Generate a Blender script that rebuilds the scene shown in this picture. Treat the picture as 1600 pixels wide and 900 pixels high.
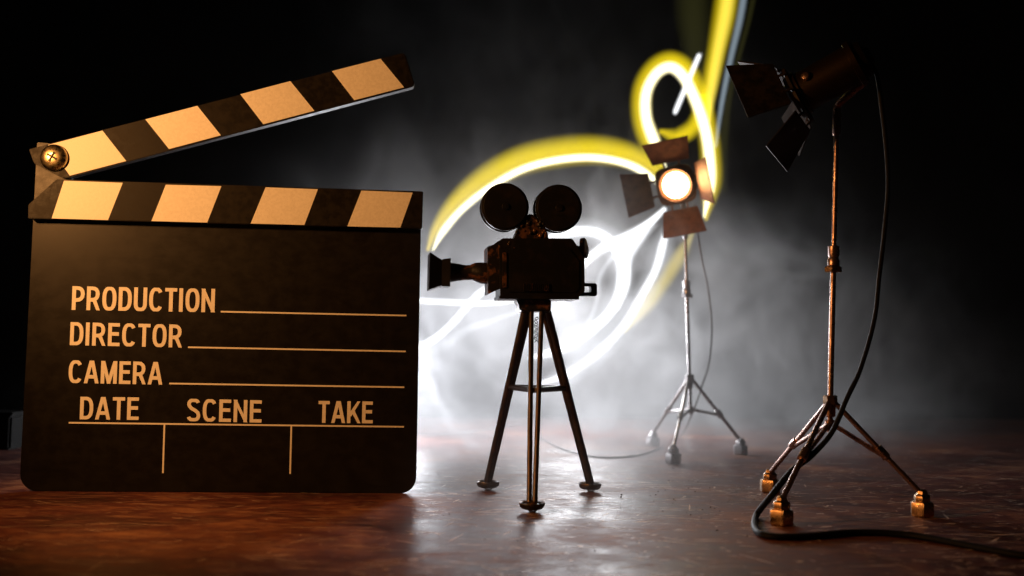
import bpy, bmesh, math, random
from mathutils import Vector, Matrix, noise
random.seed(7)
for o in list(bpy.data.objects):
    bpy.data.objects.remove(o, do_unlink=True)
sc = bpy.context.scene
COL = sc.collection
sc.unit_settings.system = 'METRIC'
sc.unit_settings.scale_length = 0.01          # one unit is one centimetre: table-top toys

# ---------------------------------------------------------------- camera
FPX = 1600.0
PITCH, ROLL = math.radians(3.54), math.radians(1.0)
CAM = Vector((0, 0, 7.2))
FW = Vector((0, math.cos(PITCH), math.sin(PITCH)))
_r0 = Vector((1, 0, 0)); _u0 = Vector((0, -math.sin(PITCH), math.cos(PITCH)))
RT = _r0 * math.cos(ROLL) + _u0 * math.sin(ROLL)
UP = -_r0 * math.sin(ROLL) + _u0 * math.cos(ROLL)
cd = bpy.data.cameras.new('camera'); cam = bpy.data.objects.new('camera', cd); COL.objects.link(cam)
m = Matrix((RT, UP, -FW)).transposed().to_4x4(); m.translation = CAM
cam.matrix_world = m
cd.sensor_width = 36; cd.lens = 36; cd.clip_start = 0.5; cd.clip_end = 2000
cd.dof.use_dof = True; cd.dof.focus_distance = 50.5; cd.dof.aperture_fstop = 0.088
sc.camera = cam

# ---------------------------------------------------------------- world, lamps, exposure
w = bpy.data.worlds.new('World'); sc.world = w; w.use_nodes = True
w.node_tree.nodes['Background'].inputs[0].default_value = (0.9, 0.8, 0.7, 1)
w.node_tree.nodes['Background'].inputs[1].default_value = 0.0015
sc.view_settings.view_transform = 'Standard'; sc.view_settings.look = 'None'
sc.view_settings.exposure = 0; sc.view_settings.gamma = 1
sc.cycles.use_denoising = True; sc.cycles.use_adaptive_sampling = True; sc.cycles.adaptive_threshold = 0.035; sc.cycles.adaptive_min_samples = 24
sc.cycles.max_bounces = 5; sc.cycles.volume_bounces = 0; sc.cycles.transparent_max_bounces = 24
sc.cycles.diffuse_bounces = 2; sc.cycles.glossy_bounces = 2; sc.cycles.transmission_bounces = 3
sc.cycles.volume_step_rate = 0.8; sc.cycles.volume_preview_step_rate = 0.8; sc.cycles.volume_max_steps = 48
sc.cycles.sample_clamp_indirect = 4; sc.cycles.caustics_reflective = False; sc.cycles.caustics_refractive = False


def lamp(name, kind, loc, power, color, radius=1.0, target=None, **kw):
    l = bpy.data.lights.new(name, kind); l.energy = power; l.color = color
    if kind == 'AREA':
        l.size = radius
    else:
        l.shadow_soft_size = radius
    for k, v in kw.items():
        setattr(l, k, v)
    o = bpy.data.objects.new(name, l); COL.objects.link(o); o.location = loc
    if target is not None:
        o.rotation_euler = (Vector(target) - Vector(loc)).to_track_quat('-Z', 'Y').to_euler()
    return o


WARM = (1.0, 0.425, 0.12)
lamp('warm_lamp', 'SPOT', (-30, 30.5, 20), 40000, WARM, 1.6, (-10, 48.5, 12.5), spot_size=math.radians(98), spot_blend=.8)
lamp('torch_lamp', 'POINT', (6, 94, 11), 27500, (0.96, 0.96, 1.0), 4.0)
lamp('low_torch_lamp', 'POINT', (-9.5, 80, 5.5), 20000, (0.93, 0.94, 1.0), 3.0)


# ---------------------------------------------------------------- picture point -> place
def ray(x, y):
    return FW * FPX + RT * (x - 800) + UP * (450 - y)


def at(x, y, Y):
    d = ray(x, y); return CAM + d * ((Y - CAM.y) / d.y)


def ground(x, y, z=0.0):
    d = ray(x, y); return CAM + d * ((z - CAM.z) / d.z)


# ---------------------------------------------------------------- mesh helpers
class MB:
    def __init__(s):
        s.v = []; s.f = []

    def add(s, vs, fs):
        n = len(s.v); s.v += [Vector(a) for a in vs]; s.f += [tuple(n + i for i in f) for f in fs]; return s

    def prism(s, poly, y0, y1):
        """poly in (x, z), extruded along y"""
        n = len(poly)
        vs = [(a, y0, b) for a, b in poly] + [(a, y1, b) for a, b in poly]
        fs = [tuple(range(n)), tuple(range(2 * n - 1, n - 1, -1))] + [(i, i + n, (i + 1) % n + n, (i + 1) % n) for i in range(n)]
        return s.add(vs, fs)

    def box(s, c, d, M=None):
        c = Vector(c); h = Vector(d) / 2
        vs = [Vector((sx * h.x, sy * h.y, sz * h.z)) for sx in (-1, 1) for sy in (-1, 1) for sz in (-1, 1)]
        if M is not None:
            vs = [M @ a for a in vs]
        return s.add([a + c for a in vs], [(0, 1, 3, 2), (4, 6, 7, 5), (0, 4, 5, 1), (2, 3, 7, 6), (0, 2, 6, 4), (1, 5, 7, 3)])

    def sweep(s, pts, rad, n=12, caps=True, start=0.0, flat=1.0):
        pts = [Vector(p) for p in pts]
        if not isinstance(rad, (list, tuple)):
            rad = [rad] * len(pts)
        t0 = (pts[1] - pts[0]).normalized()
        a = t0.orthogonal().normalized() if abs(t0.z) > .99 else t0.cross(Vector((0, 0, 1))).normalized()
        base = len(s.v); prev = t0
        for i, p in enumerate(pts):
            t = (pts[min(i + 1, len(pts) - 1)] - pts[max(i - 1, 0)]).normalized()
            a = (prev.rotation_difference(t) @ a); prev = t
            a = (a - t * a.dot(t)).normalized(); b = t.cross(a)
            for k in range(n):
                q = start + 2 * math.pi * k / n
                s.v.append(p + (a * math.cos(q) + b * math.sin(q) * flat) * rad[i])
        for i in range(len(pts) - 1):
            for k in range(n):
                k2 = (k + 1) % n
                s.f.append((base + i * n + k, base + i * n + k2, base + (i + 1) * n + k2, base + (i + 1) * n + k))
        if caps:
            s.f.append(tuple(base + k for k in reversed(range(n))))
            s.f.append(tuple(base + (len(pts) - 1) * n + k for k in range(n)))
        return s

    def rod(s, a, b, r, r2=None, n=12, start=0.0):
        return s.sweep([a, b], [r, r if r2 is None else r2], n, True, start)

    def lathe(s, prof, origin=(0, 0, 0), axis=(0, 0, 1), n=32, start=0.0, ring=False):
        """prof: (distance along axis, radius)"""
        o = Vector(origin); ax = Vector(axis).normalized(); a = ax.orthogonal().normalized(); b = ax.cross(a)
        base = len(s.v)
        for h, r in prof:
            for k in range(n):
                q = start + 2 * math.pi * k / n
                s.v.append(o + ax * h + (a * math.cos(q) + b * math.sin(q)) * max(r, 1e-4))
        for i in range(len(prof) - 1):
            for k in range(n):
                k2 = (k + 1) % n
                s.f.append((base + i * n + k, base + i * n + k2, base + (i + 1) * n + k2, base + (i + 1) * n + k))
        if not ring:
            s.f.append(tuple(base + k for k in reversed(range(n))))
            s.f.append(tuple(base + (len(prof) - 1) * n + k for k in range(n)))
        return s

    def build(s, name, mat, parent=None, bevel=0.0, smooth=True, rough=0.0, angle=35):
        me = bpy.data.meshes.new(name)
        me.from_pydata([tuple(a) for a in s.v], [], s.f)
        bm = bmesh.new(); bm.from_mesh(me)
        bmesh.ops.recalc_face_normals(bm, faces=bm.faces)
        if bevel:
            es = [e for e in bm.edges if len(e.link_faces) == 2 and e.calc_face_angle(0) > math.radians(30)]
            bmesh.ops.bevel(bm, geom=es, offset=bevel, segments=2, affect='EDGES', clamp_overlap=True)
        if rough:
            for v in bm.verts:
                v.co += noise.noise_vector(v.co * 3.1) * rough + noise.noise_vector(v.co * 9.0) * rough * .5
        bm.to_mesh(me); bm.free()
        if smooth:
            for p in me.polygons:
                p.use_smooth = True
            me.set_sharp_from_angle(angle=math.radians(angle))
        me.materials.append(mat)
        o = bpy.data.objects.new(name, me); COL.objects.link(o)
        if parent is not None:
            o.parent = parent
        return o


def thing(name, label, cat, loc=(0, 0, 0), group=None):
    o = bpy.data.objects.new(name, None); COL.objects.link(o); o.location = loc
    o.empty_display_size = 1
    o['label'] = label; o['category'] = cat
    if group:
        o['group'] = group
    return o


def tag(o, label, cat, group=None):
    o['label'] = label; o['category'] = cat
    if group:
        o['group'] = group
    return o


def catmull(pts, seg=10):
    P = [Vector(p) for p in pts]
    P = [P[0] * 2 - P[1]] + P + [P[-1] * 2 - P[-2]]
    out = []
    for i in range(1, len(P) - 2):
        for k in range(seg):
            t = k / seg
            a, b, c, d = P[i - 1], P[i], P[i + 1], P[i + 2]
            out.append(.5 * ((2 * b) + (c - a) * t + (2 * a - 5 * b + 4 * c - d) * t * t + (3 * b - a - 3 * c + d) * t ** 3))
    out.append(P[-2])
    return out


# ---------------------------------------------------------------- materials
def mat(name):
    m = bpy.data.materials.new(name); m.use_nodes = True
    nt = m.node_tree; return m, nt, nt.nodes['Principled BSDF']


def N(nt, t, **kw):
    n = nt.nodes.new(t)
    for k, v in kw.items():
        if k.startswith('i_'):
            n.inputs[k[2:].replace('_', ' ')].default_value = v
        else:
            setattr(n, k, v)
    return n


def ramp(nt, stops):
    r = nt.nodes.new('ShaderNodeValToRGB')
    while len(r.color_ramp.elements) < len(stops):
        r.color_ramp.elements.new(0.5)
    for e, (p, c) in zip(r.color_ramp.elements, stops):
        e.position = p; e.color = tuple(c) + (1,) if len(c) == 3 else c
    return r


def g(v):
    return (v, v, v)


def coords(nt, scale=(1, 1, 1), rot=(0, 0, 0)):
    tc = nt.nodes.new('ShaderNodeTexCoord'); mp = nt.nodes.new('ShaderNodeMapping')
    mp.inputs['Scale'].default_value = scale; mp.inputs['Rotation'].default_value = rot
    nt.links.new(tc.outputs['Object'], mp.inputs[0]); return mp.outputs[0]


def noisy(name, c1, c2, scale=3.0, rough=(.3, .5), metal=0.0, bump=.1, lo=.4, hi=.6, detail=6, stretch=(1, 1, 1), metal2=None, fine=30):
    m, nt, b = mat(name); L = nt.links.new
    n = N(nt, 'ShaderNodeTexNoise', i_Scale=scale, i_Detail=detail, i_Roughness=.65)
    L(coords(nt, stretch), n.inputs['Vector'])
    r = ramp(nt, [(lo, c1), (hi, c2)]); L(n.outputs['Fac'], r.inputs[0]); L(r.outputs[0], b.inputs['Base Color'])
    rr = ramp(nt, [(lo, g(rough[0])), (hi, g(rough[1]))]); L(n.outputs['Fac'], rr.inputs[0]); L(rr.outputs[0], b.inputs['Roughness'])
    b.inputs['Metallic'].default_value = metal
    if metal2 is not None:
        rm = ramp(nt, [(lo, g(metal)), (hi, g(metal2))]); L(n.outputs['Fac'], rm.inputs[0]); L(rm.outputs[0], b.inputs['Metallic'])
    n2 = N(nt, 'ShaderNodeTexNoise', i_Scale=fine, i_Detail=3); L(coords(nt, stretch), n2.inputs['Vector'])
    bp = N(nt, 'ShaderNodeBump', i_Strength=bump, i_Distance=.05); L(n2.outputs['Fac'], bp.inputs['Height'])
    L(bp.outputs[0], b.inputs['Normal'])
    return m


M_BOARD = noisy('black_board_paint', (.004, .003, .0025), (.006, .0048, .004), 1.2, (.36, .42), 0, .06, fine=22, stretch=(1, 1, 1.3))
M_BOARD.node_tree.nodes['Principled BSDF'].inputs['Specular IOR Level'].default_value = .22
M_STICK = noisy('black_stick_paint', (.005, .004, .0035), (.010, .008, .006), 3, (.42, .52), 0, .12, fine=20)
M_STICK.node_tree.nodes['Principled BSDF'].inputs['Specular IOR Level'].default_value = .13
M_PRINT = noisy('cream_print', (.74, .70, .62), (.80, .76, .68), 6, (.55, .65), 0, .05)
M_STRIPE = noisy('cream_stripe_print', (.72, .69, .62), (.80, .77, .70), 8, (.5, .62), 0, .08, fine=20)
M_BRASS = noisy('worn_brass', (.60, .50, .32), (.40, .33, .20), 5, (.22, .4), 1, .15)
M_DARK = noisy('slot_black', (.01, .008, .006), (.02, .015, .01), 5, (.6, .7))
M_BRONZE = noisy('aged_bronze', (.012, .010, .010), (.50, .22, .10), 1.6, (.42, .3), .35, .3, .50, .70, metal2=.95)
M_BODY = noisy('blackened_metal', (.008, .008, .009), (.03, .02, .016), 1.3, (.4, .5), .3, .2, .5, .9)
M_LEG = noisy('brown_metal_rod', (.055, .048, .048), (.13, .085, .07), 2.5, (.32, .5), .8, .25, .4, .75)
M_COPPER = noisy('copper_tube', (.52, .34, .28), (.18, .11, .09), 2.2, (.24, .42), .95, .2, .42, .72)
M_NUT = noisy('brass_nut', (.58, .38, .21), (.30, .19, .11), 3, (.2, .38), 1, .2)
M_HEAD = noisy('dark_copper_shell', (.040, .024, .013), (.014, .010, .007), 1.4, (.34, .5), .8, .15, .35, .7)
M_DOOR = noisy('black_flap_metal', (.016, .013, .012), (.035, .024, .018), 2, (.42, .55), .5, .1)
M_DOOR_LIT = noisy('lens_lit_flap_metal', (.11, .038, .014), (.17, .06, .022), 2, (.4, .5), .4, .1)  # orange of the lens light is put into this brown base colour
M_HAZED = noisy('haze_paled_metal', (.52, .50, .50), (.34, .32, .32), 3, (.25, .4), .9, .2)  # silver tone paints the pale smoke veil over the rear stand
M_CABLE = noisy('black_cable', (.005, .006, .009), (.008, .009, .012), 8, (.5, .6))
M_CABLE.node_tree.nodes['Principled BSDF'].inputs['Specular IOR Level'].default_value = .1

M_CABLE2 = noisy('grey_cable', (.09, .085, .085), (.12, .11, .11), 8, (.45, .5))
M_CHIP = noisy('dark_crumbs', (.03, .02, .015), (.35, .3, .26), 1.5, (.6, .7), lo=.5, hi=.7)
M_GREY = noisy('dull_grey_plastic', (.006, .006, .006), (.014, .014, .013), 2, (.6, .8))
M_GREY.node_tree.nodes['Principled BSDF'].inputs['Specular IOR Level'].default_value = .1

# clear glue blob
M_GLUE, nt, b = mat('clear_glue'); b.inputs['Base Color'].default_value = (.8, .8, .8, 1)
b.inputs['Transmission Weight'].default_value = .7; b.inputs['Roughness'].default_value = .25


def emit_mat(name, color, strength):
    m, nt, b = mat(name); b.inputs['Base Color'].default_value = (.02, .02, .02, 1)
    b.inputs['Emission Color'].default_value = (*color, 1); b.inputs['Emission Strength'].default_value = strength
    return m


M_LENS = emit_mat('lit_lens', (1.0, .58, .24), 45)
M_LENSOFF, nt, b = mat('dark_lens'); b.inputs['Base Color'].default_value = (.05, .05, .05, 1); b.inputs['Roughness'].default_value = .1


def trail_mat(name, color, strength, power):
    """light hanging in the air: adds to what is behind it, strongest through the middle of the streak"""
    m = bpy.data.materials.new(name); m.use_nodes = True; nt = m.node_tree; nt.nodes.clear(); L = nt.links.new
    out = N(nt, 'ShaderNodeOutputMaterial'); add = N(nt, 'ShaderNodeAddShader'); tr = N(nt, 'ShaderNodeBsdfTransparent')
    em = N(nt, 'ShaderNodeEmission'); em.inputs[0].default_value = (*color, 1)
    lw = N(nt, 'ShaderNodeLayerWeight'); lw.inputs[0].default_value = .5
    inv = N(nt, 'ShaderNodeMath', operation='SUBTRACT'); inv.inputs[0].default_value = 1; L(lw.outputs['Facing'], inv.inputs[1])
    pw = N(nt, 'ShaderNodeMath', operation='POWER'); L(inv.outputs[0], pw.inputs[0]); pw.inputs[1].default_value = power
    ml = N(nt, 'ShaderNodeMath', operation='MULTIPLY'); L(pw.outputs[0], ml.inputs[0]); ml.inputs[1].default_value = strength
    m.cycles.emission_sampling = 'FRONT_BACK' if strength > 1 else 'NONE'; L(ml.outputs[0], em.inputs[1]); L(tr.outputs[0], add.inputs[0]); L(em.outputs[0], add.inputs[1]); L(add.outputs[0], out.inputs[0])
    return m


T_WHITE = trail_mat('white_light', (.95, .97, 1.0), .95, 3.6)
T_WARMWHITE = trail_mat('warm_white_light', (1.0, .93, .62), 1.5, 3.6)
T_SOFT = trail_mat('soft_white_light', (.92, .95, 1.0), .20, 3)
T_YELLOW = trail_mat('yellow_light', (1.0, .76, .01), .46, 3.6)
T_YELLOW2 = trail_mat('pale_yellow_light', (1.0, .80, .18), .26, 3.4)
T_BLUE = trail_mat('pale_blue_light', (.5, .62, .72), .24, 2.6)
T_DIM = trail_mat('dim_green_light', (.5, .48, .12), .02, 3.0)

# table wood
M_TABLE, nt, b = mat('worn_red_brown_wood'); L = nt.links.new
ROTT = math.radians(8)
v1 = coords(nt, (.13, .17, 1), (0, 0, ROTT)); n1 = N(nt, 'ShaderNodeTexNoise', i_Scale=1.0, i_Detail=9, i_Roughness=.68, i_Distortion=.4); L(v1, n1.inputs[0])
v2 = coords(nt, (.9, 1.35, 1), (0, 0, .35)); n2 = N(nt, 'ShaderNodeTexNoise', i_Scale=1.0, i_Detail=8, i_Roughness=.7, i_Distortion=.6); L(v2, n2.inputs[0])
mixn = N(nt, 'ShaderNodeMath', operation='MULTIPLY_ADD'); L(n2.outputs['Fac'], mixn.inputs[0]); mixn.inputs[1].default_value = .5; L(n1.outputs['Fac'], mixn.inputs[2])
cr = ramp(nt, [(.58, (.032, .009, .009)), (.74, (.082, .020, .019)), (.82, (.14, .045, .027)), (.96, (.34, .16, .08))]); L(mixn.outputs[0], cr.inputs[0])
# scratches in several directions
sc_prev = None
for k, (rot, s1, s2, sd) in enumerate([(.35, .35, 4.5, 0), (-.45, .4, 5, 9), (1.0, .3, 4.5, 17), (.02, .5, 4.5, 31), (.6, .2, 4.0, 43)]):
    vv = coords(nt, (s1, s2, 1), (0, 0, rot)); off = N(nt, 'ShaderNodeVectorMath', operation='ADD'); off.inputs[1].default_value = (sd, sd * 2, 0); L(vv, off.inputs[0])
    wv = N(nt, 'ShaderNodeTexNoise', i_Scale=1.0, i_Detail=4, i_Distortion=.35); L(off.outputs[0], wv.inputs[0])
    rr = ramp(nt, [(.63, g(0)), (.68, g(.8))]); L(wv.outputs['Fac'], rr.inputs[0])
    if sc_prev is None:
        sc_prev = rr.outputs[0]
    else:
        mx = N(nt, 'ShaderNodeMath', operation='MAXIMUM'); L(sc_prev, mx.inputs[0]); L(rr.outputs[0], mx.inputs[1]); sc_prev = mx.outputs[0]
vs = coords(nt, (1.1, 2.2, 1), (0, 0, .1)); sp = N(nt, 'ShaderNodeTexNoise', i_Scale=1.0, i_Detail=9, i_Roughness=.78, i_Distortion=.3); L(vs, sp.inputs[0])
spr = ramp(nt, [(.575, g(0)), (.64, g(.8))]); L(sp.outputs['Fac'], spr.inputs[0])
mx = N(nt, 'ShaderNodeMath', operation='MAXIMUM'); L(sc_prev, mx.inputs[0]); L(spr.outputs[0], mx.inputs[1])
mixc = N(nt, 'ShaderNodeMix', data_type='RGBA'); L(mx.outputs[0], mixc.inputs[0]); L(cr.outputs[0], mixc.inputs[6]); mixc.inputs[7].default_value = (.30, .16, .10, 1)
L(mixc.outputs[2], b.inputs['Base Color'])
r1 = ramp(nt, [(.6, g(.38)), (.92, g(.62))]); L(mixn.outputs[0], r1.inputs[0])
ad = N(nt, 'ShaderNodeMath', operation='MULTIPLY_ADD'); L(mx.outputs[0], ad.inputs[0]); ad.inputs[1].default_value = .2; L(r1.outputs[0], ad.inputs[2])
L(ad.outputs[0], b.inputs['Roughness'])
hh = N(nt, 'ShaderNodeMath', operation='MULTIPLY_ADD'); L(mx.outputs[0], hh.inputs[0]); hh.inputs[1].default_value = -.6; L(mixn.outputs[0], hh.inputs[2])
bp = N(nt, 'ShaderNodeBump', i_Strength=.35, i_Distance=.03); L(hh.outputs[0], bp.inputs['Height'])
vb = coords(nt, (.8, 1.1, 1)); nb = N(nt, 'ShaderNodeTexNoise', i_Scale=1.6, i_Detail=5, i_Roughness=.7); L(vb, nb.inputs[0])
bp2 = N(nt, 'ShaderNodeBump', i_Strength=.3, i_Distance=.05); L(nb.outputs['Fac'], bp2.inputs['Height']); L(bp.outputs[0], bp2.inputs['Normal'])
L(bp2.outputs[0], b.inputs['Normal'])
b.inputs['Specular IOR Level'].default_value = .33

# ---------------------------------------------------------------- setting: table top
tb = MB()
e0, e1 = Vector((-120, 85.5)), Vector((120, 138.7))
vs = [(-120, -30, 0), (120, -30, 0), (e1.x, e1.y, 0), (e0.x, e0.y, 0)]
tb.add(vs + [(a, b_, -3) for a, b_, c in vs], [(0, 1, 2, 3), (7, 6, 5, 4), (0, 4, 5, 1), (1, 5, 6, 2), (2, 6, 7, 3), (3, 7, 4, 0)])
o = tb.build('tabletop', M_TABLE, bevel=.25); o['kind'] = 'structure'

# dark room wall far behind
M_SCRGLINT = noisy('pale_scratch_glint', (.42, .26, .18), (.75, .6, .5), 3, (.35, .5), 0, 1.0, fine=9)  # worn scratches, with backlight glints put into the pale colour
M_SCRGLINT.node_tree.nodes['Principled BSDF'].inputs['Specular IOR Level'].default_value = 1.0
sb = MB()
for i in range(3600):
    if i < 900 or i > 1700:
        q = ground(random.uniform(640, 1650), random.uniform(668, 900) if random.random() < .6 else random.gauss(760, 35))
    else:
        q = Vector((random.uniform(-45, 45), random.uniform(30, 100), 0))
    if i % 9 == 2:
        q = ground(random.uniform(-20, 660), random.uniform(775, 905))
    ln = random.choice((.15, .3, .5, .9, 1.6)) * random.uniform(.5, 1.5)
    if i % 41 == 0: ln *= 3.2
    if i > 1700:
        if q.x < -5 and i % 3: continue
        if noise.noise(Vector((q.x * .22, q.y * .16, 3))) < -.05 and i % 4: continue
        ln = .08 + random.expovariate(4)  # tiny pale specks paint glints of the backlight
    a = random.gauss(.05, .35) if random.random() < .75 else random.uniform(-1.5, 1.5)
    wd_ = (min(.13, .03 + random.expovariate(30)) if i > 1700 else random.uniform(.02, .06)) * (.5 if q.x < -4 else 1) * (1.3 if ln > 1 else 1)
    bend = random.gauss(0, .12); P_ = []
    for k in range(6):
        t_ = k / 5 - .5; P_.append(Vector((q.x + math.cos(a) * ln * t_, q.y + math.sin(a) * ln * t_ + bend * ln * t_ * t_, .004)))
    nn_ = Vector((-math.sin(a), math.cos(a), 0)); vs_ = []
    for k, p_ in enumerate(P_):
        ww = wd_ * (.3 + .7 * math.sin(math.pi * (k + .3) / 5.6)) * random.uniform(.5, 1.3)
        vs_ += [p_ + nn_ * ww, p_ - nn_ * ww]
    sb.add(vs_, [(2 * k, 2 * k + 1, 2 * k + 3, 2 * k + 2) for k in range(5)])
o = sb.build('scratches_and_glints', M_SCRGLINT, smooth=False); o['kind'] = 'stuff'
M_WALL = noisy('dark_wall_cloth', (.010, .009, .008), (.016, .014, .012), .05, (.9, .95))
o = MB().box((0, 330, 60), (700, 2, 300)).build('wall', M_WALL); o['kind'] = 'structure'

# ---------------------------------------------------------------- smoke
M_SMOKE = bpy.data.materials.new('drifting_smoke'); M_SMOKE.use_nodes = True; nt = M_SMOKE.node_tree; nt.nodes.clear(); L = nt.links.new
out = N(nt, 'ShaderNodeOutputMaterial'); pv = N(nt, 'ShaderNodeVolumePrincipled'); L(pv.outputs[0], out.inputs['Volume'])
pv.inputs['Color'].default_value = (.93, .94, .96, 1); pv.inputs['Anisotropy'].default_value = .25
geo = N(nt, 'ShaderNodeNewGeometry')
mp = N(nt, 'ShaderNodeMapping'); L(geo.outputs['Position'], mp.inputs[0]); mp.inputs['Scale'].default_value = (.045, .03, .065)
nn = N(nt, 'ShaderNodeTexNoise', i_Scale=1.0, i_Detail=4, i_Roughness=.55, i_Distortion=.9); L(mp.outputs[0], nn.inputs[0])
rn = ramp(nt, [(.38, g(.10)), (.64, g(1))]); L(nn.outputs['Fac'], rn.inputs[0])
# thicker near the table and round the middle, thinning out sideways and forward
sx = N(nt, 'ShaderNodeSeparateXYZ'); L(geo.outputs['Position'], sx.inputs[0])


def mapr(sock, a, b_, c, d):
    n = N(nt, 'ShaderNodeMapRange', interpolation_type='SMOOTHSTEP'); L(sock, n.inputs[0])
    for i, q in enumerate((a, b_, c, d)):
        n.inputs[i + 1].default_value = q
    return n.outputs[0]


def mul(a, b_):
    n = N(nt, 'ShaderNodeMath', operation='MULTIPLY')
    for i, q in enumerate((a, b_)):
        if isinstance(q, (int, float)):
            n.inputs[i].default_value = q
        else:
            L(q, n.inputs[i])
    return n.outputs[0]


xr = N(nt, 'ShaderNodeMath', operation='SUBTRACT'); L(sx.outputs[0], xr.inputs[0]); xr.inputs[1].default_value = 6
xm = N(nt, 'ShaderNodeMath', operation='MAXIMUM'); L(xr.outputs[0], xm.inputs[0]); xm.inputs[1].default_value = 0
ysn = N(nt, 'ShaderNodeMath', operation='MULTIPLY_ADD'); L(xm.outputs[0], ysn.inputs[0]); ysn.inputs[1].default_value = -1.15; L(sx.outputs[1], ysn.inputs[2])
xl = N(nt, 'ShaderNodeMath', operation='ADD'); L(sx.outputs[0], xl.inputs[0]); xl.inputs[1].default_value = 3
xn = N(nt, 'ShaderNodeMath', operation='MINIMUM'); L(xl.outputs[0], xn.inputs[0]); xn.inputs[1].default_value = 0
ysm = N(nt, 'ShaderNodeMath', operation='MULTIPLY_ADD'); L(xn.outputs[0], ysm.inputs[0]); ysm.inputs[1].default_value = .8; L(ysn.outputs[0], ysm.inputs[2])
ysz = N(nt, 'ShaderNodeMath', operation='MULTIPLY_ADD'); L(sx.outputs[2], ysz.inputs[0]); ysz.inputs[1].default_value = -.6; L(ysm.outputs[0], ysz.inputs[2]); YS = ysz.outputs[0]
dens = mul(mul(mul(mapr(sx.outputs[2], 1, 26, 1, .02), mapr(YS, 44, 68, .015, 1)),
               mul(mapr(sx.outputs[0], 20, 62, 1, .05), mapr(sx.outputs[0], -26, -6, .10, 1))), rn.outputs[0])
mpw = N(nt, 'ShaderNodeMapping'); L(geo.outputs['Position'], mpw.inputs[0]); mpw.inputs['Scale'].default_value = (.11, .06, .07); mpw.inputs['Rotation'].default_value = (0, .6, 0)
nw = N(nt, 'ShaderNodeTexNoise', i_Scale=1.0, i_Detail=2, i_Distortion=1.6); L(mpw.outputs[0], nw.inputs[0])
rw = ramp(nt, [(.40, g(.35)), (.50, g(2.0)), (.60, g(.35))]); L(nw.outputs['Fac'], rw.inputs[0]); dens = mul(dens, rw.outputs[0])
lowf = N(nt, 'ShaderNodeMath', operation='MULTIPLY_ADD'); L(mapr(sx.outputs[2], 0, 6, 1, 0), lowf.inputs[0]); lowf.inputs[1].default_value = .7; lowf.inputs[2].default_value = 1.0; dens = mul(dens, lowf.outputs[0])
L(mul(dens, .046), pv.inputs['Density'])
o = MB().box((14, 97, 24.03), (108, 104, 48)).build('smoke', M_SMOKE, smooth=False); o['kind'] = 'stuff'
o['label'] = 'pale smoke drifting behind and around the movie camera and lamps'

# ---------------------------------------------------------------- clapperboard
yaw, tilt, lean = 0.08346, 0.0045, -0.00505
n0 = Vector((-math.sin(yaw), math.cos(yaw), 0)); e = Vector((math.cos(yaw), math.sin(yaw), 0))
k2 = Vector((0, 0, 1)) * math.cos(lean) + n0 * math.sin(lean)
EU = e * math.cos(tilt) + k2 * math.sin(tilt); EV = -e * math.sin(tilt) + k2 * math.cos(tilt); EN = EV.cross(EU)
clap = thing('clapperboard', 'large black clapperboard with striped hinged sticks open, standing on the table at the left', 'clapperboard', (-23.751, 50.252, 0))
clap.rotation_mode = 'QUATERNION'
clap.rotation_quaternion = Matrix((EU, EN, EV)).transposed().to_quaternion()
rel = CAM - clap.location
CU, CV, CD = rel.dot(EU), rel.dot(EV), -rel.dot(EN)


def fr(p, yo):
    k = 1 + yo / CD
    return (CU + (p[0] - CU) * k, CV + (p[1] - CV) * k)


def arc(cx, cy, r, a0, a1, n=6):
    return [(cx + r * math.cos(math.radians(a0 + (a1 - a0) * i / n)), cy + r * math.sin(math.radians(a0 + (a1 - a0) * i / n))) for i in range(n + 1)]


W_, H_ = 19.19, 13.4
poly = arc(.85, .85, .85, 180, 270) + arc(W_ - .8, .72, .8, 270, 360) + [(W_, 14.9), (1.9, 15.0), (1.9, 17.0), (.18, 17.13)]
MB().prism(poly, 0, .32).build('board', M_BOARD, clap, bevel=.035)
ys = -.55
MB().prism([fr(p, ys) for p in [(-.1, 13.33), (19.25, 13.26), (19.27, 15.17), (1.18, 15.3), (-.12, 14.0)]], ys, -.004).build('lower_stick', M_STICK, clap, bevel=.03)
low = clap.children[-1]
MB().prism([fr(p, ys) for p in [(-.19, 16.76), (.02, 16.2), (.11, 16.04), (1.48, 15.38), (1.76, 15.41), (18.66, 20.55), (18.72, 20.72), (18.24, 22.2), (18.1, 22.29), (.69, 17.04)]], ys, -.004).build('upper_stick', M_STICK, clap, bevel=.03)
upp = clap.children[-1]
low = [c for c in clap.children if c.name.startswith('lower')][0]; upp = [c for c in clap.children if c.name.startswith('upper')][0]
LS = [(1.55, 15.24), (4.38, 15.21), (3.73, 13.33), (1.03, 13.35)], [(6.47, 15.17), (9.19, 15.17), (8.55, 13.32), (5.83, 13.33)], [(11.37, 15.17), (13.97, 15.14), (13.34, 13.31), (10.68, 13.32)], [(16.15, 15.13), (18.74, 15.09), (18.15, 13.29), (15.48, 13.29)]
US = [(.72, 17.0), (3.31, 17.80), (4.51, 16.31), (1.82, 15.5)], [(5.37, 18.43), (7.89, 19.2), (9.09, 17.74), (6.57, 16.97)], [(9.99, 19.86), (12.46, 20.62), (13.7, 19.14), (11.17, 18.37)], [(14.53, 21.21), (16.97, 21.94), (18.2, 20.5), (15.69, 19.75)]
for S, P in ((LS, low), (US, upp)):
    for q in S:
        MB().prism([fr(p, ys) for p in q], ys - .008, ys + .003).build('cream_stripe', M_STRIPE, P, smooth=False)
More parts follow.
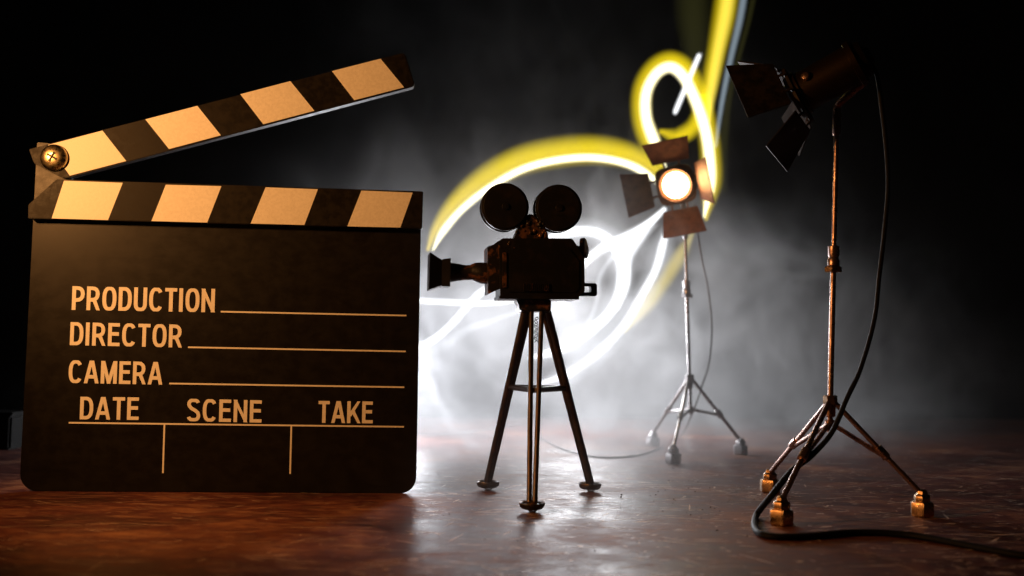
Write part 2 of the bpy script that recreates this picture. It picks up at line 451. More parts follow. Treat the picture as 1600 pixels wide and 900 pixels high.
# screw
sx_, sz_ = fr((1.06, 16.36), ys)
scr = MB().lathe([(0, .64), (.10, .66), (.2, .62), (.3, .5), (.36, .34), (.39, .16), (.395, 0)], (sx_, ys, sz_), (0, -1, 0), 36).build('screw', M_BRASS, clap, angle=60)
cb = MB()
for a in (28, 118):
    Mx = Matrix.Rotation(math.radians(a), 3, 'Y')
    cb.box((sx_, ys - .37, sz_), (.5, .07, .1), Mx)
cb.build('cross_slot', M_DARK, scr)

# ---- lettering: stroke glyphs (bold condensed grotesque), cap height 1
T = .156


def bez(c, n=8):
    return c


def bowl(x0, x1, y0, y1, n=8):
    """open path: from (x0,y1) right, round, back to (x0,y0)"""
    ry = (y1 - y0) / 2; rx = min(x1 - x0, ry * 1.0); cx = x1 - rx; cy = (y0 + y1) / 2
    return [(x0, y1)] + [(cx + rx * math.sin(math.pi * i / n) ** .85, cy + ry * math.copysign(abs(math.cos(math.pi * i / n)) ** .85, math.cos(math.pi * i / n))) for i in range(n + 1)] + [(x0, y0)]


def sup(cx, cy, rx, ry, a0, a1, n=24, p=.8):
    o_ = []
    for i in range(n + 1):
        t = math.radians(a0 + (a1 - a0) * i / n); c, s_ = math.cos(t), math.sin(t)
        o_.append((cx + rx * math.copysign(abs(c) ** p, c), cy + ry * math.copysign(abs(s_) ** p, s_)))
    return o_


h = T / 2
GL = {
    'P': (.53, [[(h, 0), (h, 1)], bowl(h, .53 - h, .42 + 0, 1 - h * .9)]),
    'R': (.57, [[(h, 0), (h, 1)], bowl(h, .54 - h, .44, 1 - h * .9), [(.24, .46), (.34, .38), (.50, -.04)]]),
    'O': (.60, [sup(.30, .5, .30 - h, .5 - h * .8, 90, 450, 32)]),
    'D': (.56, [[(h, 0), (h, 1)], [(h, 1 - h * .9), (.22, 1 - h * .9)] + sup(.20, .5, .36 - h, .5 - h * .9, 88, -88, 20, .75) + [(.22, h * .9), (h, h * .9)]]),
    'U': (.56, [[(h, 1), (h, .36)] + sup(.28, .34, .28 - h, .34 - h * .8, 180, 360, 16) + [(.56 - h, .36), (.56 - h, 1)]]),
    'C': (.58, [sup(.30, .5, .30 - h, .5 - h * .8, 38, 322, 30)]),
    'T': (.52, [[(0, 1 - h * .9), (.52, 1 - h * .9)], [(.26, 0), (.26, .98)]]),
    'I': (.18, [[(h, 0), (h, 1)]]),
    'N': (.57, [[(h, 0), (h, 1)], [(.57 - h, 0), (.57 - h, 1)], [(h - .03, 1.06), (.60 - h, -.06)]]),
    'E': (.50, [[(h, 0), (h, 1)], [(h, 1 - h * .9), (.49, 1 - h * .9)], [(h, .53), (.46, .53)], [(h, h * .9), (.50, h * .9)]]),
    'A': (.62, [[(h * .95 - .01, -.05), (.29, 1.05)], [(.62 - h * .95 + .01, -.05), (.33, 1.05)], [(.14, .29), (.48, .29)]]),
    'M': (.70, [[(h, 0), (h, 1)], [(.70 - h, 0), (.70 - h, 1)], [(h + .015, 1.06), (.36, -.04)], [(.685 - h, 1.06), (.34, -.04)]]),
    'K': (.60, [[(h, 0), (h, 1)], [(.12, .34), (.54, 1.05)], [(.25, .58), (.56, -.05)]]),
    'S': (.55, [sup(.275, .735, .275 - h, .265 - h * .8, 22, 180, 14) + [(.115, .66), (.20, .565), (.35, .475), (.455, .38)] + sup(.275, .27, .285 - h, .27 - h * .8, 0, -162, 14)]),
}


def word(txt, u0, u1, v0, v1, hgt, label):
    """printed word from (u0,v0) to (u1,v1) along its base line"""
    adv = sum(GL[c][0] for c in txt); n = len(txt)
    wtot = (u1 - u0) / hgt; gap = .10
    kx = (wtot) / (adv + gap * (n - 1))
    mb = MB(); x = 0
    zi = 0
    for c in txt:
        wd, strokes = GL[c]
        for st in strokes:
            pts = [Vector(((x + p[0]) * kx, p[1])) for p in st]
            closed = (pts[0] - pts[-1]).length < 1e-4
            if closed:
                pts = pts[:-1]
            m_ = len(pts); L_, R_ = [], []
            for i in range(m_):
                if closed:
                    a_, b_ = pts[i - 1], pts[(i + 1) % m_]
                else:
                    a_, b_ = pts[max(i - 1, 0)], pts[min(i + 1, m_ - 1)]
                d_ = (b_ - a_).normalized(); nn_ = Vector((-d_.y, d_.x))
                L_.append(pts[i] + nn_ * T * .5); R_.append(pts[i] - nn_ * T * .5)
            yy = -.003 - .0006 * (zi % 5); zi += 1

            def P3(q):
                t_ = q.x / wtot
                return (u0 + q.x * hgt, yy, v0 + (v1 - v0) * t_ + q.y * hgt)
            vs_ = [P3(q) for q in L_] + [P3(q) for q in R_]
            fs_ = [(i, (i + 1) % m_, (i + 1) % m_ + m_, i + m_) for i in range(m_ if closed else m_ - 1)]
            mb.add(vs_, fs_)
        x += wd + gap
    # clip strokes to the cap height
    for v in mb.v:
        t_ = (v.x - u0) / (u1 - u0); bl = v0 + (v1 - v0) * t_
        v.z = min(max(v.z, bl), bl + hgt)
    o_ = mb.build('printed_word', M_PRINT, clap, smooth=False)
    o_['label'] = label
    return o_


word('PRODUCTION', 2.15, 9.03, 8.85, 8.84, 1.17, 'the word PRODUCTION in cream capitals')
word('DIRECTOR', 2.12, 7.5, 7.12, 7.07, 1.13, 'the word DIRECTOR in cream capitals')
word('CAMERA', 2.12, 6.6, 5.27, 5.23, 1.11, 'the word CAMERA in cream capitals')
word('DATE', 2.72, 5.53, 3.50, 3.49, 1.10, 'the word DATE in cream capitals')
word('SCENE', 7.84, 11.48, 3.45, 3.40, 1.10, 'the word SCENE in cream capitals')
word('TAKE', 14.26, 16.96, 3.41, 3.40, 1.09, 'the word TAKE in cream capitals')
for (a, b_) in [((9.34, 8.88), (18.54, 8.83)), ((7.8, 7.09), (18.54, 7.02)), ((6.95, 5.29), (18.5, 5.22)), ((2.21, 3.33), (18.53, 3.24))]:
    t = .038
    MB().prism([(a[0], a[1] - t), (b_[0], b_[1] - t), (b_[0], b_[1] + t), (a[0], a[1] + t)], -.004, .002).build('ruled_line', M_PRINT, clap, smooth=False)
for (x_, z0, z1) in [(6.78, 3.27, .9), (12.945, 3.23, .88)]:
    MB().prism([(x_ - .04, z1), (x_ + .04, z1), (x_ + .04, z0), (x_ - .04, z0)], -.005, .002).build('column_line', M_PRINT, clap, smooth=False)

# ---------------------------------------------------------------- toy movie camera on tripod
YC = 50.9
base = at(833, 785, YC); base.z = 0
mc = thing('movie_camera', 'small dark metal film camera model with two round reels on a three legged stand', 'movie camera', base)
YAW = math.radians(8)
BROT = Matrix.Rotation(YAW, 3, 'Z')


def lp(x, y):
    """side profile point, local (x, z)"""
    p = at(x, y, YC) - base; return (p.x / math.cos(YAW), p.z)


def part(mb, name, m_, parent=mc, rot=True, **kw):
    if rot:
        mb.v = [BROT @ v for v in mb.v]
    return mb.build(name, m_, parent, **kw)


body = part(MB().prism([lp(*p) for p in [(778, 467), (777, 412), (776, 384), (781, 376), (889, 375), (908, 403), (908.5, 457), (898, 466)]], -.95, .95), 'body', M_BODY, bevel=.04)
part(MB().prism([lp(*p) for p in [(790, 459), (790, 398), (800, 391), (885, 391), (900, 410), (900, 452), (893, 459)]], -1.0, -.93), 'side_panel', M_BODY, bevel=.03)
part(MB().prism([lp(*p) for p in [(759, 388.5), (760, 462), (778, 453), (787, 451), (787, 380), (776, 379), (768, 386)]], -.8, .8), 'front_plate', M_BRONZE, bevel=.04, rough=.02)
part(MB().prism([lp(*p) for p in [(781, 398), (788, 398), (788, 452), (781, 452)]], -1.03, -.9), 'front_strip', M_BRONZE, bevel=.03)
part(MB().prism([lp(*p) for p in [(776, 464), (899, 464), (899, 469), (776, 469)]], -1.02, 1.02), 'base_plate', M_BODY, bevel=.02)
gr = MB()
for i in range(13):
    x_ = 813 + i * 3.1
    gr.prism([lp(x_, 457), lp(x_ + 1.7, 457), lp(x_ + 1.7, 445), lp(x_, 445)], -1.08, -.97)
part(gr, 'grille', M_BRONZE, bevel=.01)


def lx(pl):
    """(px x, top y, bottom y) -> lathe/box widths along the lens"""
    out = []
    for x_, t_, b_ in pl:
        a, c = lp(x_, t_), lp(x_, b_); out.append(((a[0] + c[0]) / 2, (a[1] + c[1]) / 2, abs(a[1] - c[1]) / 2))
    return out


def lens_part(pl, name, m_, n=24, start=0.0, **kw):
    q = lx(pl); mb = MB(); base_ = 0
    for (x_, z_, r_) in q:
        rr = r_ / (math.cos(math.pi / 4) if n == 4 else 1)
        for k in range(n):
            a = start + 2 * math.pi * k / n
            mb.v.append(Vector((x_, rr * math.cos(a), z_ + rr * math.sin(a))))
    for i in range(len(q) - 1):
        for k in range(n):
            k2_ = (k + 1) % n; mb.f.append((i * n + k, i * n + k2_, (i + 1) * n + k2_, (i + 1) * n + k))
    mb.f.append(tuple(range(n))); mb.f.append(tuple((len(q) - 1) * n + k for k in reversed(range(n))))
    return part(mb, name, m_, **kw)


barrel = lens_part([(760, 411.6, 445), (752, 411, 444), (744, 411.5, 441.5), (738, 413.5, 438.5), (735, 415, 438.5), (728, 415.5, 438.8), (716, 413.5, 440), (704, 412, 442.5), (701, 412, 443)], 'lens_barrel', M_BRONZE, rough=.012)
lens_part([(703.5, 406.7, 449), (703.4, 406.7, 450), (690.5, 408.8, 450)], 'lens_ring', M_BODY, 4, math.pi / 4, bevel=.02)
lens_part([(692, 410.5, 448.5), (688.5, 408.5, 449), (671.3, 398.8, 455.3)], 'lens_hood', M_BODY, 4, math.pi / 4, bevel=.015)
# reels
for (cx, cy, r_, y0) in ((787.6, 326, 37.2, -.05), (871, 326.2, 37.2, .0)):
    c = lp(cx, cy); R_ = r_ * YC / 1600
    rl = part(MB().lathe([(-.42, R_ - .06), (-.40, R_), (-.30, R_), (-.29, R_ - .07), (.29, R_ - .07), (.30, R_), (.40, R_), (.42, R_ - .06)], (c[0], y0, c[1]), (0, 1, 0), 64), 'film_reel', M_BODY)
    part(MB().lathe([(-.47, R_ - .2), (-.47, R_ - .12), (-.40, R_ - .1), (-.40, R_ - .22)], (c[0], y0, c[1]), (0, 1, 0), 64), 'rim_ring', M_BODY, rl)
    part(MB().lathe([(-.55, .0), (-.54, .16), (-.44, .2), (-.40, .2)], (c[0], y0, c[1]), (0, 1, 0), 20), 'hub', M_BODY, rl)
    for k in range(5):
        hb = MB(); a = 2 * math.pi * k / 5 + .3
        hb.lathe([(-.45, .17), (-.45, .21), (-.40, .21), (-.40, .17)], (c[0] + .62 * math.cos(a), y0, c[1] + .62 * math.sin(a)), (0, 1, 0), 16)
        part(hb, 'reel_hole_ring', M_BODY, rl)
brk = part(MB().prism([lp(*p) for p in [(801, 377), (806, 362), (812, 350), (822, 338), (828, 335), (834, 338), (842, 345), (850, 358), (855, 366), (856, 377)]], -.38, .42), 'reel_bracket', M_BRONZE, bevel=.05, rough=.05)
for k in range(26):
    bl = MB()
    x_ = random.uniform(806, 852); y_ = random.uniform(346, 376); c = lp(x_, y_); r_ = random.uniform(.05, .12)
    bl.lathe([(-r_, .01), (-r_ * .6, r_ * .8), (0, r_), (r_ * .6, r_ * .8), (r_, .01)], (c[0], -.4 + random.uniform(0, .06), c[1]), (random.uniform(-.5, .5), -1, random.uniform(-.5, .5)), 8)
    part(bl, 'solder_bead', M_BRONZE, brk)
for k in range(14):
    bl = MB()
    x_ = random.uniform(776, 800); y_ = random.uniform(380, 394); c = lp(x_, y_); r_ = random.uniform(.05, .1)
    bl.lathe([(-r_, .01), (-r_ * .6, r_ * .8), (0, r_), (r_ * .6, r_ * .8), (r_, .01)], (c[0], -.9 + random.uniform(0, .1), c[1]), (random.uniform(-.5, .5), -1, random.uniform(-.5, .5)), 8)
    part(bl, 'solder_bead', M_BRONZE, brk)
# winding knob behind the body
kx, kz = lp(903, 388); dv = Vector((.96, 0, .12)).normalized()
th = MB(); pr = []
for i in range(15):
    pr.append((-.3 + i * .055, .13 if i % 2 else .17))
th.lathe(pr, (kx, 0, kz), dv, 16)
kn = part(MB().lathe([(.22, .42), (.24, .52), (.4, .53), (.46, .46), (.47, .1)], (kx, 0, kz), Vector((.9, -.42, .1)), 20), 'winding_knob', M_BRONZE, rough=.02)
part(th, 'screw_thread', M_BODY, kn)
# rear loop handle
hp = [lp(*p) for p in [(898, 442), (930, 442), (932.7, 444.5), (932.7, 460), (930.5, 462.3), (898, 462.3)]]
ih = [lp(*p) for p in [(909, 447.3), (922, 447.3), (923.2, 448.4), (923.2, 455.2), (922, 456.3), (909, 456.3)]]
mb = MB(); n_ = 6
mb.v = [Vector((p[0], -.22, p[1])) for p in hp] + [Vector((p[0], -.22, p[1])) for p in ih] + [Vector((p[0], .22, p[1])) for p in hp] + [Vector((p[0], .22, p[1])) for p in ih]
for i in range(n_):
    j = (i + 1) % n_
    mb.f += [(i, j, n_ + j, n_ + i), (12 + i, 12 + n_ + i, 12 + n_ + j, 12 + j), (i, 12 + i, 12 + j, j), (n_ + i, n_ + j, 18 + j, 18 + i)]
part(mb, 'rear_handle', M_BODY, bevel=.02)
# mount
q = lx([(833, 466, 467), (833, 487, 488)])
mt = MB(); z1, z0 = lp(833, 468)[1], lp(833, 487)[1]; cx0 = lp(832.5, 470)[0]
pts = [(-.9, z1), (-.9, z1 - .12), (-.78, z1 - .2), (-.74, z0 + .06), (-.70, z0), (.8, z0), (.84, z1 - .1), (.88, z1)]
part(MB().prism([(cx0 + a, b_) for a, b_ in pts], -.62, .62), 'mount', M_BRONZE, bevel=.06, rough=.05)
# legs: pair of rods each, meeting at a cup foot
feet = [ground(831, 800), ground(762, 765.5), ground(922, 768)]
feet = [f_ - base for f_ in feet]
tops = [lp(838, 487), lp(823, 488), lp(853, 488)]
tops = [Vector((t_[0], y_, t_[1] + .03)) for t_, y_ in zip(tops, (-.42, .16, .16))]
mids = []
for i, (f_, t_) in enumerate(zip(feet, tops)):
    ft = f_ + Vector((0, 0, .42)); d = (ft - t_)
    rad = Vector((f_.x - tops[0].x, f_.y - 0, 0)) if i else Vector((0, -1, 0))
    tan = Vector((-rad.y, rad.x, 0)).normalized()
    lm = MB()
    wt, wb = (.25, .125) if i == 0 else (.15, .07)
    for s_ in (-1, 1):
        a = t_ + tan * wt * s_; b_ = ft + tan * wb * s_
        n_ = 14
        pp = [a.lerp(b_, k / n_) for k in range(n_ + 1)]
        lm.sweep(pp, (.125 if i == 0 else .165), 12)
    lg = lm.build('leg', M_LEG, mc, rough=.012)
    # cup
    cup = MB().lathe([(.10, .0), (.10, .26), (.15, .46), (.24, .56), (.38, .60), (.44, .57), (.41, .49), (.33, .40), (.38, .2), (.48, .13)], (f_.x, f_.y, 0), (0, 0, 1), 28)
    cup.build('cup_foot', M_BRONZE if i == 0 else M_LEG, lg, rough=.035)
    MB().lathe([(0, .14), (.04, .2), (.12, .2)], (f_.x + .03, f_.y, .002), (0, 0, 1), 14).build('glue_blob', M_GLUE, lg)
    zz = (base + t_).z
    zm = 7.2 - (607 - 550) * 51 / 1600 + .0
    k = (t_.z - zm) / (t_.z - ft.z)
    mids.append(t_.lerp(ft, k))
for a, b_ in ((1, 2), (0, 1), (0, 2)):
    p, q_ = mids[a], mids[b_]
    MB().sweep([p, p.lerp(q_, .5), q_], .14, 10).build('brace', M_LEG, mc, rough=.008)
wr = MB()
for s_ in range(2):
    pp = [Vector((tops[0].x + .09 * math.sin(i * 1.1 + s_ * 2.4) + random.uniform(-.03, .03), tops[0].y + .1 + .06 * math.cos(i * 1.1 + s_ * 2.4), tops[0].z - .3 - i * .05)) for i in range(26)]
    wr.sweep(catmull(pp, 3), .022, 6)
wr.build('twisted_wire', M_BODY, mc)


# ---------------------------------------------------------------- lamp stands
def nut(mb, c, r, h_, rot=0.0, axis=(0, 0, 1)):
    c = Vector(c)
    mb.lathe([(0, r * .93), (h_ * .12, r), (h_ * .88, r), (h_, r * .93)], c, axis, 6, rot)


def lamp_stand(label, base, pole, z_hub, z_collar, z_nut, feet, mt, mn, head_pos, fwd, roll, hs, opens, lens_mat, door_mats, shell, barrel_len):
    """pole: (bottom, top) points; feet: ground points; all in world, stored relative to base"""
    t = thing('studio_lamp', label, 'studio lamp', base, 'toy studio lamps on three legged stands')
    B = Vector(base); P0, P1 = (Vector(p) - B for p in pole)

    def on(z):
        return P0.lerp(P1, (z - P0.z) / (P1.z - P0.z))
    pl = MB(); pl.rod(on(z_collar - .35), on(z_nut), .135, n=14)
    po = pl.build('lower_pole', mt, t)
    MB().rod(on(z_nut), on(P1.z), .115, n=14).build('upper_pole', mt, t)
    cp = MB(); c = on(z_nut - .14); nut(cp, c, .42, .28, .3)
    cn = cp.build('clamp_nut', mn, t, bevel=.02)
    cz = on(z_nut + .14)
    MB().lathe([(0, .2), (.05, .27), (.3, .28), (.42, .22), (.55, .26), (.95, .27), (1.0, .16)], cz, P1 - P0, 16).build('coupling', mt, cn)
    hb = MB(); nut(hb, on(z_hub - .2), .34, .42, .1)
    hub = hb.build('hub', mn, t, bevel=.02)
    MB().lathe([(-.55, .16), (-.5, .24), (0, .26), (.1, .16)], on(z_hub - .25), (0, 0, 1), 14).build('hub_sleeve', mt, hub)
    cb_ = MB(); cb_.lathe([(-.3, .16), (-.25, .24), (.2, .24), (.25, .15)], on(z_collar), (0, 0, 1), 14)
    cb_.build('collar', mt, t)
    for i, f_ in enumerate(feet):
        f_ = Vector(f_) - B; f_.z = 0
        d = (f_ - Vector((on(0).x, on(0).y, 0))).normalized(); tn = Vector((-d.y, d.x, 0))
        top = on(z_hub - .15) + d * .24; ft = f_ + Vector((0, 0, 1.05)) - d * .06
        lg = MB().sweep([top.lerp(ft, k / 8) for k in range(9)], .125, 10).build('leg', mt, t, rough=.008)
        nb_ = MB(); nut(nb_, f_, .55, .68, random.uniform(0, 1)); nb_.build('nut_foot', mn, lg, bevel=.03)
        nb2 = MB().lathe([(.64, .34), (.70, .37), (.92, .37), (.98, .33), (1.04, .25), (1.16, .22), (1.22, .12)], f_, (0, 0, 1), 7); nb2.build('foot_cap', mn, lg, rough=.03)
        mid = top.lerp(ft, .55)
        cl = mid - Vector((0, 0, .14))
        s0 = on(z_collar) + d * .2
        br = MB().sweep([s0.lerp(cl, k / 5) for k in range(6)], .115, 10).build('brace', mt, t, rough=.006)
        u = (ft - top).normalized()
        MB().sweep([mid - u * .32, mid - u * .28, mid + u * .05, mid + u * .34, mid + u * .38], [.1, .2, .22, .2, .1], 10).build('brace_clamp', mt, br, rough=.03)
    # ---- head
    H = Vector(head_pos) - B; f = Vector(fwd).normalized()
    s = f.cross(Vector((0, 0, 1))).normalized(); u = s.cross(f)
    R_ = Matrix.Rotation(roll, 3, f); s = R_ @ s; u = R_ @ u
    r = 1.12 * hs; bl_ = barrel_len
    hd = MB().lathe([(0, r * 1.03), (-.08 * hs, r * 1.12), (-.22 * hs, r * 1.12), (-.26 * hs, r), (-bl_, r), (-bl_ - .04, r * 1.14), (-bl_ - .3, r * 1.14), (-bl_ - .36, r * .98), (-bl_ - .7, r * .85), (-bl_ - .78, r * .5), (-bl_ - .95, r * .42), (-bl_ - 1.0, .1)], H, f, 48)
    hd = hd.build('lamp_housing', shell, t)
    # square-ish front frame with round opening
    fo = MB(); n = 32; ring = []
    for k in range(n):
        a = 2 * math.pi * k / n; c_, s_ = math.cos(a), math.sin(a)
        k8 = 1.0 / (abs(c_) ** 5 + abs(s_) ** 5) ** (1 / 5)
        ring.append((c_, s_, 1.42 * hs * k8 * .97, .99 * hs))
    for (c_, s_, ro, ri) in ring:
        for (rad, dz) in ((ri, .0), (ro, .0), (ro, .16 * hs), (ri * 1.06, .2 * hs)):
            fo.v.append(H + (s * c_ + u * s_) * rad + f * dz)
    for k in range(n):
        j = (k + 1) % n
        for q in range(4):
            q2 = (q + 1) % 4
            fo.f.append((k * 4 + q, k * 4 + q2, j * 4 + q2, j * 4 + q))
    fr_ = fo.build('front_frame', door_mats[3], t)
    MB().lathe([(.04, r * .96), (.06, r * .9), (.08, r * .5), (.09, .05)], H, f, 40).build('lens', lens_mat, t, angle=80)
    MB().lathe([(.10, r * .86), (.12, r * .83), (.36 * hs, r * 1.04), (.36 * hs, r * 1.12), (.15 * hs, r * 1.16), (.12, r * 1.1), (.10, r * .86)], H, f, 48, ring=True).build('bezel', door_mats[3], t)
    # barn doors
    for k, (ang, op, ln, wi, wo) in enumerate(opens):
        a = math.radians(ang); rd = s * math.cos(a) + u * math.sin(a); tg = -s * math.sin(a) + u * math.cos(a)
        dirn = rd * math.cos(op) + f * math.sin(op); nrm = (tg.cross(dirn)).normalized()
        h0 = H + rd * 1.42 * hs + f * .12 * hs; g0 = h0 + dirn * .34 * hs; g1 = g0 + dirn * ln * hs
        th_ = .035
        vs_ = []
        for off in (-th_, th_):
            vs_ += [g0 - tg * wi / 2 * hs + nrm * off, g0 + tg * wi / 2 * hs + nrm * off, g1 + tg * wo / 2 * hs + nrm * off, g1 - tg * wo / 2 * hs + nrm * off]
        dr = MB().add(vs_, [(0, 1, 2, 3), (7, 6, 5, 4), (0, 4, 5, 1), (1, 5, 6, 2), (2, 6, 7, 3), (3, 7, 4, 0)]).build('barn_door', door_mats[k], t, bevel=.012)
        for sg in (-1, 1):
            o1 = tg * sg * .55 * hs
            MB().sweep([h0 + o1 - rd * .12 * hs, h0 + o1 + rd * .1 * hs, g0 + o1 * 1.05, g0 + o1 * 1.1 + dirn * .2 * hs], .075 * hs, 8).build('hinge', door_mats[3], dr)
    # bracket: arm curving under the housing to the pole
    yk = []
    ptop = on(P1.z)
    side = s
    for k in range(9):
        a = math.pi * (.5 - k / 8 * .5)
    mid = H - f * (bl_ * .55)
    down = (ptop - mid); down -= f * down.dot(f); down = down.normalized()
    arc_ = [mid - f * bl_ * .5 + down * r * 1.05, mid - f * bl_ * .3 + down * (r + .16), ptop.lerp(mid - f * bl_ * .1 + down * (r + .2), .5), ptop]
    MB().sweep(catmull(arc_, 5), [.17] * 16, 10).build('bracket', mt, t, rough=.01)
    MB().lathe([(-.1, .14), (0, .19), (1.15, .2), (1.25, .14)], ptop - (P1 - P0).normalized() * 1.25, P1 - P0, 14).build('top_coupling', mt, t)
    # adjusting screw on the side of the housing
    kp = H - f * .8 * hs - s * (r + .02) * (1 if s.y > 0 else -1)
    MB().lathe([(0, .22 * hs), (.12 * hs, .26 * hs), (.22 * hs, .2 * hs), (.26 * hs, .05)], kp, -s * (1 if s.y > 0 else -1), 14).build('side_knob', mt, hd)
    return t


Y1 = 48.6
b1 = at(1294, 740, Y1); b1.z = 0
p0, p1 = at(1297.5, 620, Y1), at(1308, 168, Y1)
lamp_stand('dark copper studio lamp at the right, unlit head turned away on a copper tripod', b1, (p0, p1), at(1297, 625, Y1).z, at(1300, 664, Y1).z, at(1304, 421, Y1).z,
           [ground(1203, 769), ground(1221, 820), ground(1441, 807)], M_COPPER, M_NUT,
           at(1249, 148, Y1), (-.80, .42, -.43), math.radians(16), .88,
           [(176, math.radians(58), 2.5, 3.0, 3.9), (90, math.radians(50), 2.2, 2.3, 2.9), (268, math.radians(56), 2.5, 2.3, 3.2), (0, math.radians(40), 2.2, 2.3, 2.9)],
           M_LENSOFF, [M_DOOR] * 4, M_HEAD, 2.7)
Y2 = 74.0
b2 = at(1076, 690, Y2); b2.z = 0
p0, p1 = at(1077, 588, Y2), at(1070, 345, Y2)
lamp_stand('lit studio lamp with glowing round lens and four open flaps, back in the smoke', b2, (p0, p1), at(1077, 590, Y2).z, at(1075, 640, Y2).z, at(1070, 462, Y2).z,
           [ground(1020, 697), ground(1052, 724), ground(1157, 710)], M_HAZED, M_HAZED,
           at(1056, 289, Y2 - 1), (-.26, -.93, -.26), math.radians(10), 1.0,
           [(0, math.radians(18), 2.05, 2.5, 3.2), (90, math.radians(32), 1.9, 2.65, 3.3), (270, math.radians(12), 1.9, 2.5, 3.2), (180, math.radians(58), 1.95, 2.6, 3.3)],
           M_LENS, [M_DOOR_LIT] * 4, M_DOOR_LIT, 2.2)

# ---------------------------------------------------------------- cables
c1 = [at(1358, 96, 48.2), at(1370, 118, 48.0), at(1377, 165, 48), at(1384, 225, 48), at(1387.5, 290, 47.8), at(1382, 360, 47.7), at(1374, 430, 47.5), at(1366, 500, 47.3), at(1345, 575, 47), at(1322, 625, 46.8), at(1300, 675, 46.8), at(1268, 712, 46.6), at(1236, 737, 46.2), at(1205, 775, 45.2)]
gz = .14
c1 += [ground(1182, 805, gz), ground(1181, 828, gz), ground(1205, 838, gz), ground(1262, 838, gz), ground(1340, 832, gz), ground(1420, 836, gz), ground(1500, 850, gz), ground(1600, 868, gz), ground(1720, 880, gz)]
c1p = catmull(c1, 8)
tag(MB().sweep(c1p, [.105 + .035 * min(1, max(0, (i - 60) / 40)) for i in range(len(c1p))], 10).build('lamp_cable', M_CABLE), 'thick black cable hanging from the right lamp and curling over the table in front', 'cable', 'lamp cables')
c2 = [at(1086, 320, 75), at(1094, 390, 75), at(1106, 450, 75), at(1112, 510, 75), at(1108, 565, 75), at(1096, 605, 75), at(1082, 645, 75.5)]
gz = .06
c2 += [ground(1062, 683, gz), ground(1020, 705, gz), ground(975, 714, gz), ground(925, 713, gz), ground(880, 702, gz), ground(845, 684, gz), ground(822, 664, gz), ground(800, 664, gz), ground(740, 674, gz), ground(680, 678, gz), ground(600, 676, gz)]
tag(MB().sweep(catmull(c2, 8), .065, 8).build('lamp_cable', M_CABLE2), 'thin grey cable looping over the table from the lit lamp behind the movie camera', 'cable', 'lamp cables')

# grey block at the far left, out of focus
gb = ground(8, 702)
gx = thing('grey_block', 'dim grey block standing behind the clapperboard at the left edge', 'block', gb)
MB().box((-1.6, .6, 1.15), (4.4, 2.4, 2.3)).build('block_body', M_GREY, gx, bevel=.15)
MB().box((-1.6, .6, 2.42), (4.7, 2.7, .22)).build('block_lid', M_GREY, gx, bevel=.06)

# crumbs on the table
cm = MB()
for i in range(120):
    if i < 80:
        p = ground(random.gauss(1120, 110), random.gauss(775, 22))
    else:
        p = ground(random.uniform(650, 1560), random.uniform(730, 870))
    s_ = abs(random.gauss(0, .018)) + .014
    Mr = Matrix.Rotation(random.uniform(0, 6), 3, 'Z') @ Matrix.Rotation(random.uniform(-.6, .6), 3, 'X')
    cm.box((p.x, p.y, s_ * .4), (s_ * random.uniform(.8, 2), s_, s_ * .7), Mr)
o = cm.build('crumbs', M_CHIP, smooth=False); o['kind'] = 'stuff'


# ---------------------------------------------------------------- light streaks in the smoke
def trail(label, spans, Y):
    """spans: (part name, material, [(px, py, half width px)])"""
    allp = [at(x, y, Y) for _, _, pl in spans for x, y, _ in pl]
    c = sum(allp, Vector()) / len(allp)
    t = thing('light_streak', label, 'light streak', c, 'light streaks hanging in the smoke')
    for nm, m_, pl in spans:
        pts = [at(x, y, Y) - c for x, y, _ in pl]; rad = [w_ * Y / 1600 for _, _, w_ in pl]
        P = catmull([Vector((p.x, p.y, p.z)) for p in pts], 10)
        Rr = [a.x for a in catmull([Vector((r_, 0, 0)) for r_ in rad], 10)]
        MB().sweep(P, [max(r_, .01) for r_ in Rr], 28, caps=False).build(nm, m_, t, angle=180)
    return t


def tap(pl, w0, ends=(True, True)):
    n = len(pl); o_ = []
    for i, p in enumerate(pl):
        w_ = w0
        if i == 0 and ends[0]: w_ = w0 * .15
        if i == n - 1 and ends[1]: w_ = w0 * .15
        o_.append((p[0], p[1], w_))
    return o_


A = [(676, 392), (692, 362), (722, 327), (765, 293), (815, 265), (865, 251), (920, 246), (970, 253), (1008, 270), (1045, 300)]
Aup = [(668, 392), (682, 356), (712, 317), (758, 279), (810, 252), (865, 239), (925, 234), (980, 242), (1018, 260), (1050, 290)]
trail('long arched streak, white with a broad yellow edge, over the movie camera reels', [('core', T_WARMWHITE, tap(A, 7.5)), ('glow', T_YELLOW, [(x, y, w_) for (x, y), w_ in zip(Aup, (4, 11, 19, 25, 28, 29, 28, 25, 18, 5))])], 93)
Bc = [(1040, 262), (1024, 225), (1010, 185), (1010, 145), (1026, 115), (1048, 105), (1068, 120), (1086, 155), (1100, 195), (1108, 240), (1109, 290), (1100, 340)]
Bg = [(1035, 262), (1017, 225), (1003, 185), (1004, 140), (1022, 108), (1048, 96), (1074, 112), (1093, 155), (1104, 195), (1110, 240), (1110, 290), (1103, 345)]
trail('tall looped streak, white with yellow edges, above the lit lamp', [('core', T_WARMWHITE, tap(Bc, 11)), ('glow', T_YELLOW, tap(Bg, 20)), ('glow', T_YELLOW, [(1030, 205, 5), (1060, 212, 16), (1085, 195, 16), (1098, 150, 8)])], 96)
trail('short straight white streak crossing the yellow loop', [('core', T_WHITE, [(1054, 178, 4), (1058, 168, 5.5), (1074, 130, 5.5), (1090, 92, 5.5), (1094, 84, 4)])], 91)
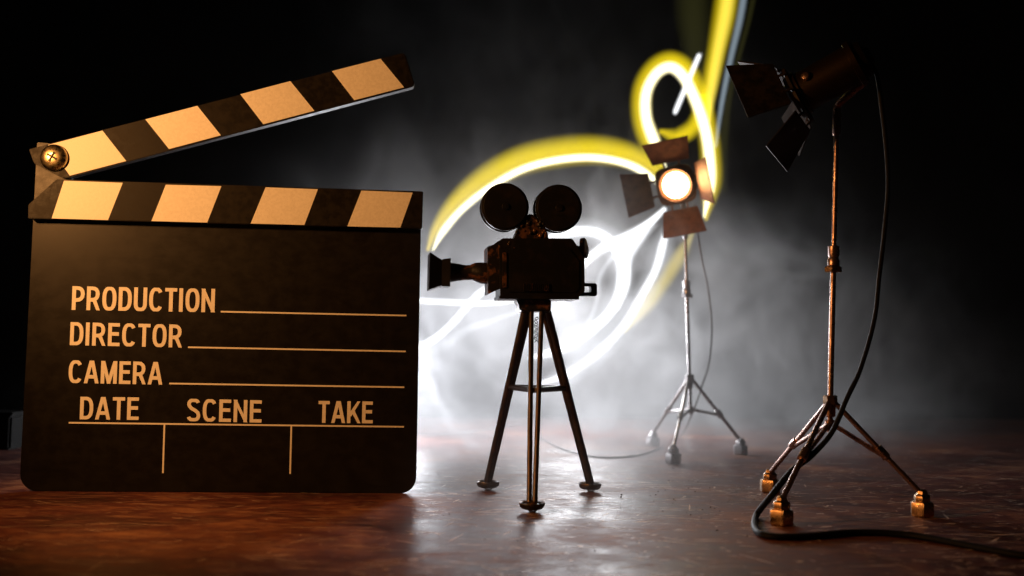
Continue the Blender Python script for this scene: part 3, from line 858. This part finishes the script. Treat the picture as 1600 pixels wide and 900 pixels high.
trail('upright wide yellow streak rising out at the top beside the lamp', [
    ('core', T_YELLOW2, [(1142, -40, 14), (1134, 20, 15), (1122, 80, 13), (1112, 140, 11), (1106, 190, 6)]),
    ('glow', T_YELLOW, [(1140, -40, 22), (1132, 20, 23), (1120, 80, 19), (1108, 140, 16), (1100, 200, 6)]),
    ('blue_edge', T_BLUE, [(1166, -30, 7), (1156, 30, 7), (1142, 90, 6), (1128, 160, 5), (1118, 230, 3)]),
    ('grey_edge', T_DIM, [(1182, -30, 6), (1170, 30, 6), (1154, 90, 6), (1136, 170, 8), (1124, 300, 14)]),
    ('green_edge', T_DIM, [(1080, -40, 34), (1084, 40, 32), (1090, 110, 18), (1096, 160, 4)])], 97)
trail('curled white streak behind the movie camera body', [('core', T_WHITE, tap([(850, 372), (880, 364), (915, 361), (942, 368), (962, 388), (972, 425), (966, 462), (948, 494), (914, 520), (870, 547), (825, 560)], 10)),
      ('glow', T_SOFT, tap([(850, 372), (880, 364), (915, 361), (942, 368), (962, 388), (972, 425), (966, 462), (948, 494), (914, 520), (870, 547), (825, 560)], 24))], 90)
F_ = [(1040, 325), (1010, 352), (975, 372), (935, 392), (900, 425), (885, 460), (866, 486)]
trail('slanting white streak running down left from the lit lamp', [('core', T_WHITE, [(x, y, w_) for (x, y), w_ in zip(F_, (5, 9, 11, 10, 9, 7, 4))])], 89)
Gp = [(1045, 345), (1036, 380), (1025, 420), (1005, 458), (972, 512), (932, 553), (885, 585), (840, 600)]
Gy = [(1085, 360), (1062, 400), (1036, 442), (1008, 480), (975, 520)]
trail('outermost white streak curving round beneath the lit lamp', [('core', T_WHITE, tap(Gp, 8)), ('glow', T_SOFT, tap(Gp, 22)), ('yellow_edge', T_YELLOW2, tap(Gy, 15))], 94)
V_ = [(1030, 335), (1000, 365), (978, 400), (975, 445), (965, 485)]
trail('broad white streak falling straight down left of the lit lamp', [('core', T_WHITE, tap(V_, 12))], 95)
for k, (o1, o2) in enumerate(((14, 6), (-16, 10), (30, -8))):
    SP = [(1020 + o1 * .3, 350), (985 + o1 * .7, 378 + o2 * .5), (955 + o1, 418 + o2), (948 + o1, 462 + o2), (925 + o1 * .8, 505 + o2), (885 + o1 * .5, 540 + o2)]
    trail(('thin white strand inside the curled streak, nearest the lit lamp stand', 'thin white strand nearest the back of the movie camera', 'thin white strand crossing the broad falling streak')[k], [('core', T_SOFT, tap(SP, 6 - k))], 91 + k)
trail('level white streak leaving the clapperboard edge', [('core', T_WHITE, [(560, 462, 4), (640, 469, 6), (697, 472, 6.5), (753, 474, 6), (800, 470, 6), (850, 462, 5)])], 87)
trail('white streak curving down left behind the camera lens', [('core', T_WHITE, [(800, 430, 5), (757, 453, 8), (734, 474, 8), (708, 504, 8), (678, 530, 8), (640, 548, 8), (590, 556, 4)])], 86)
trail('faint wide streak low behind the tripod legs', [('core', T_SOFT, [(830, 480, 4), (772, 500, 7), (730, 515, 9), (697, 536, 14), (655, 549, 16), (600, 556, 10)])], 88)
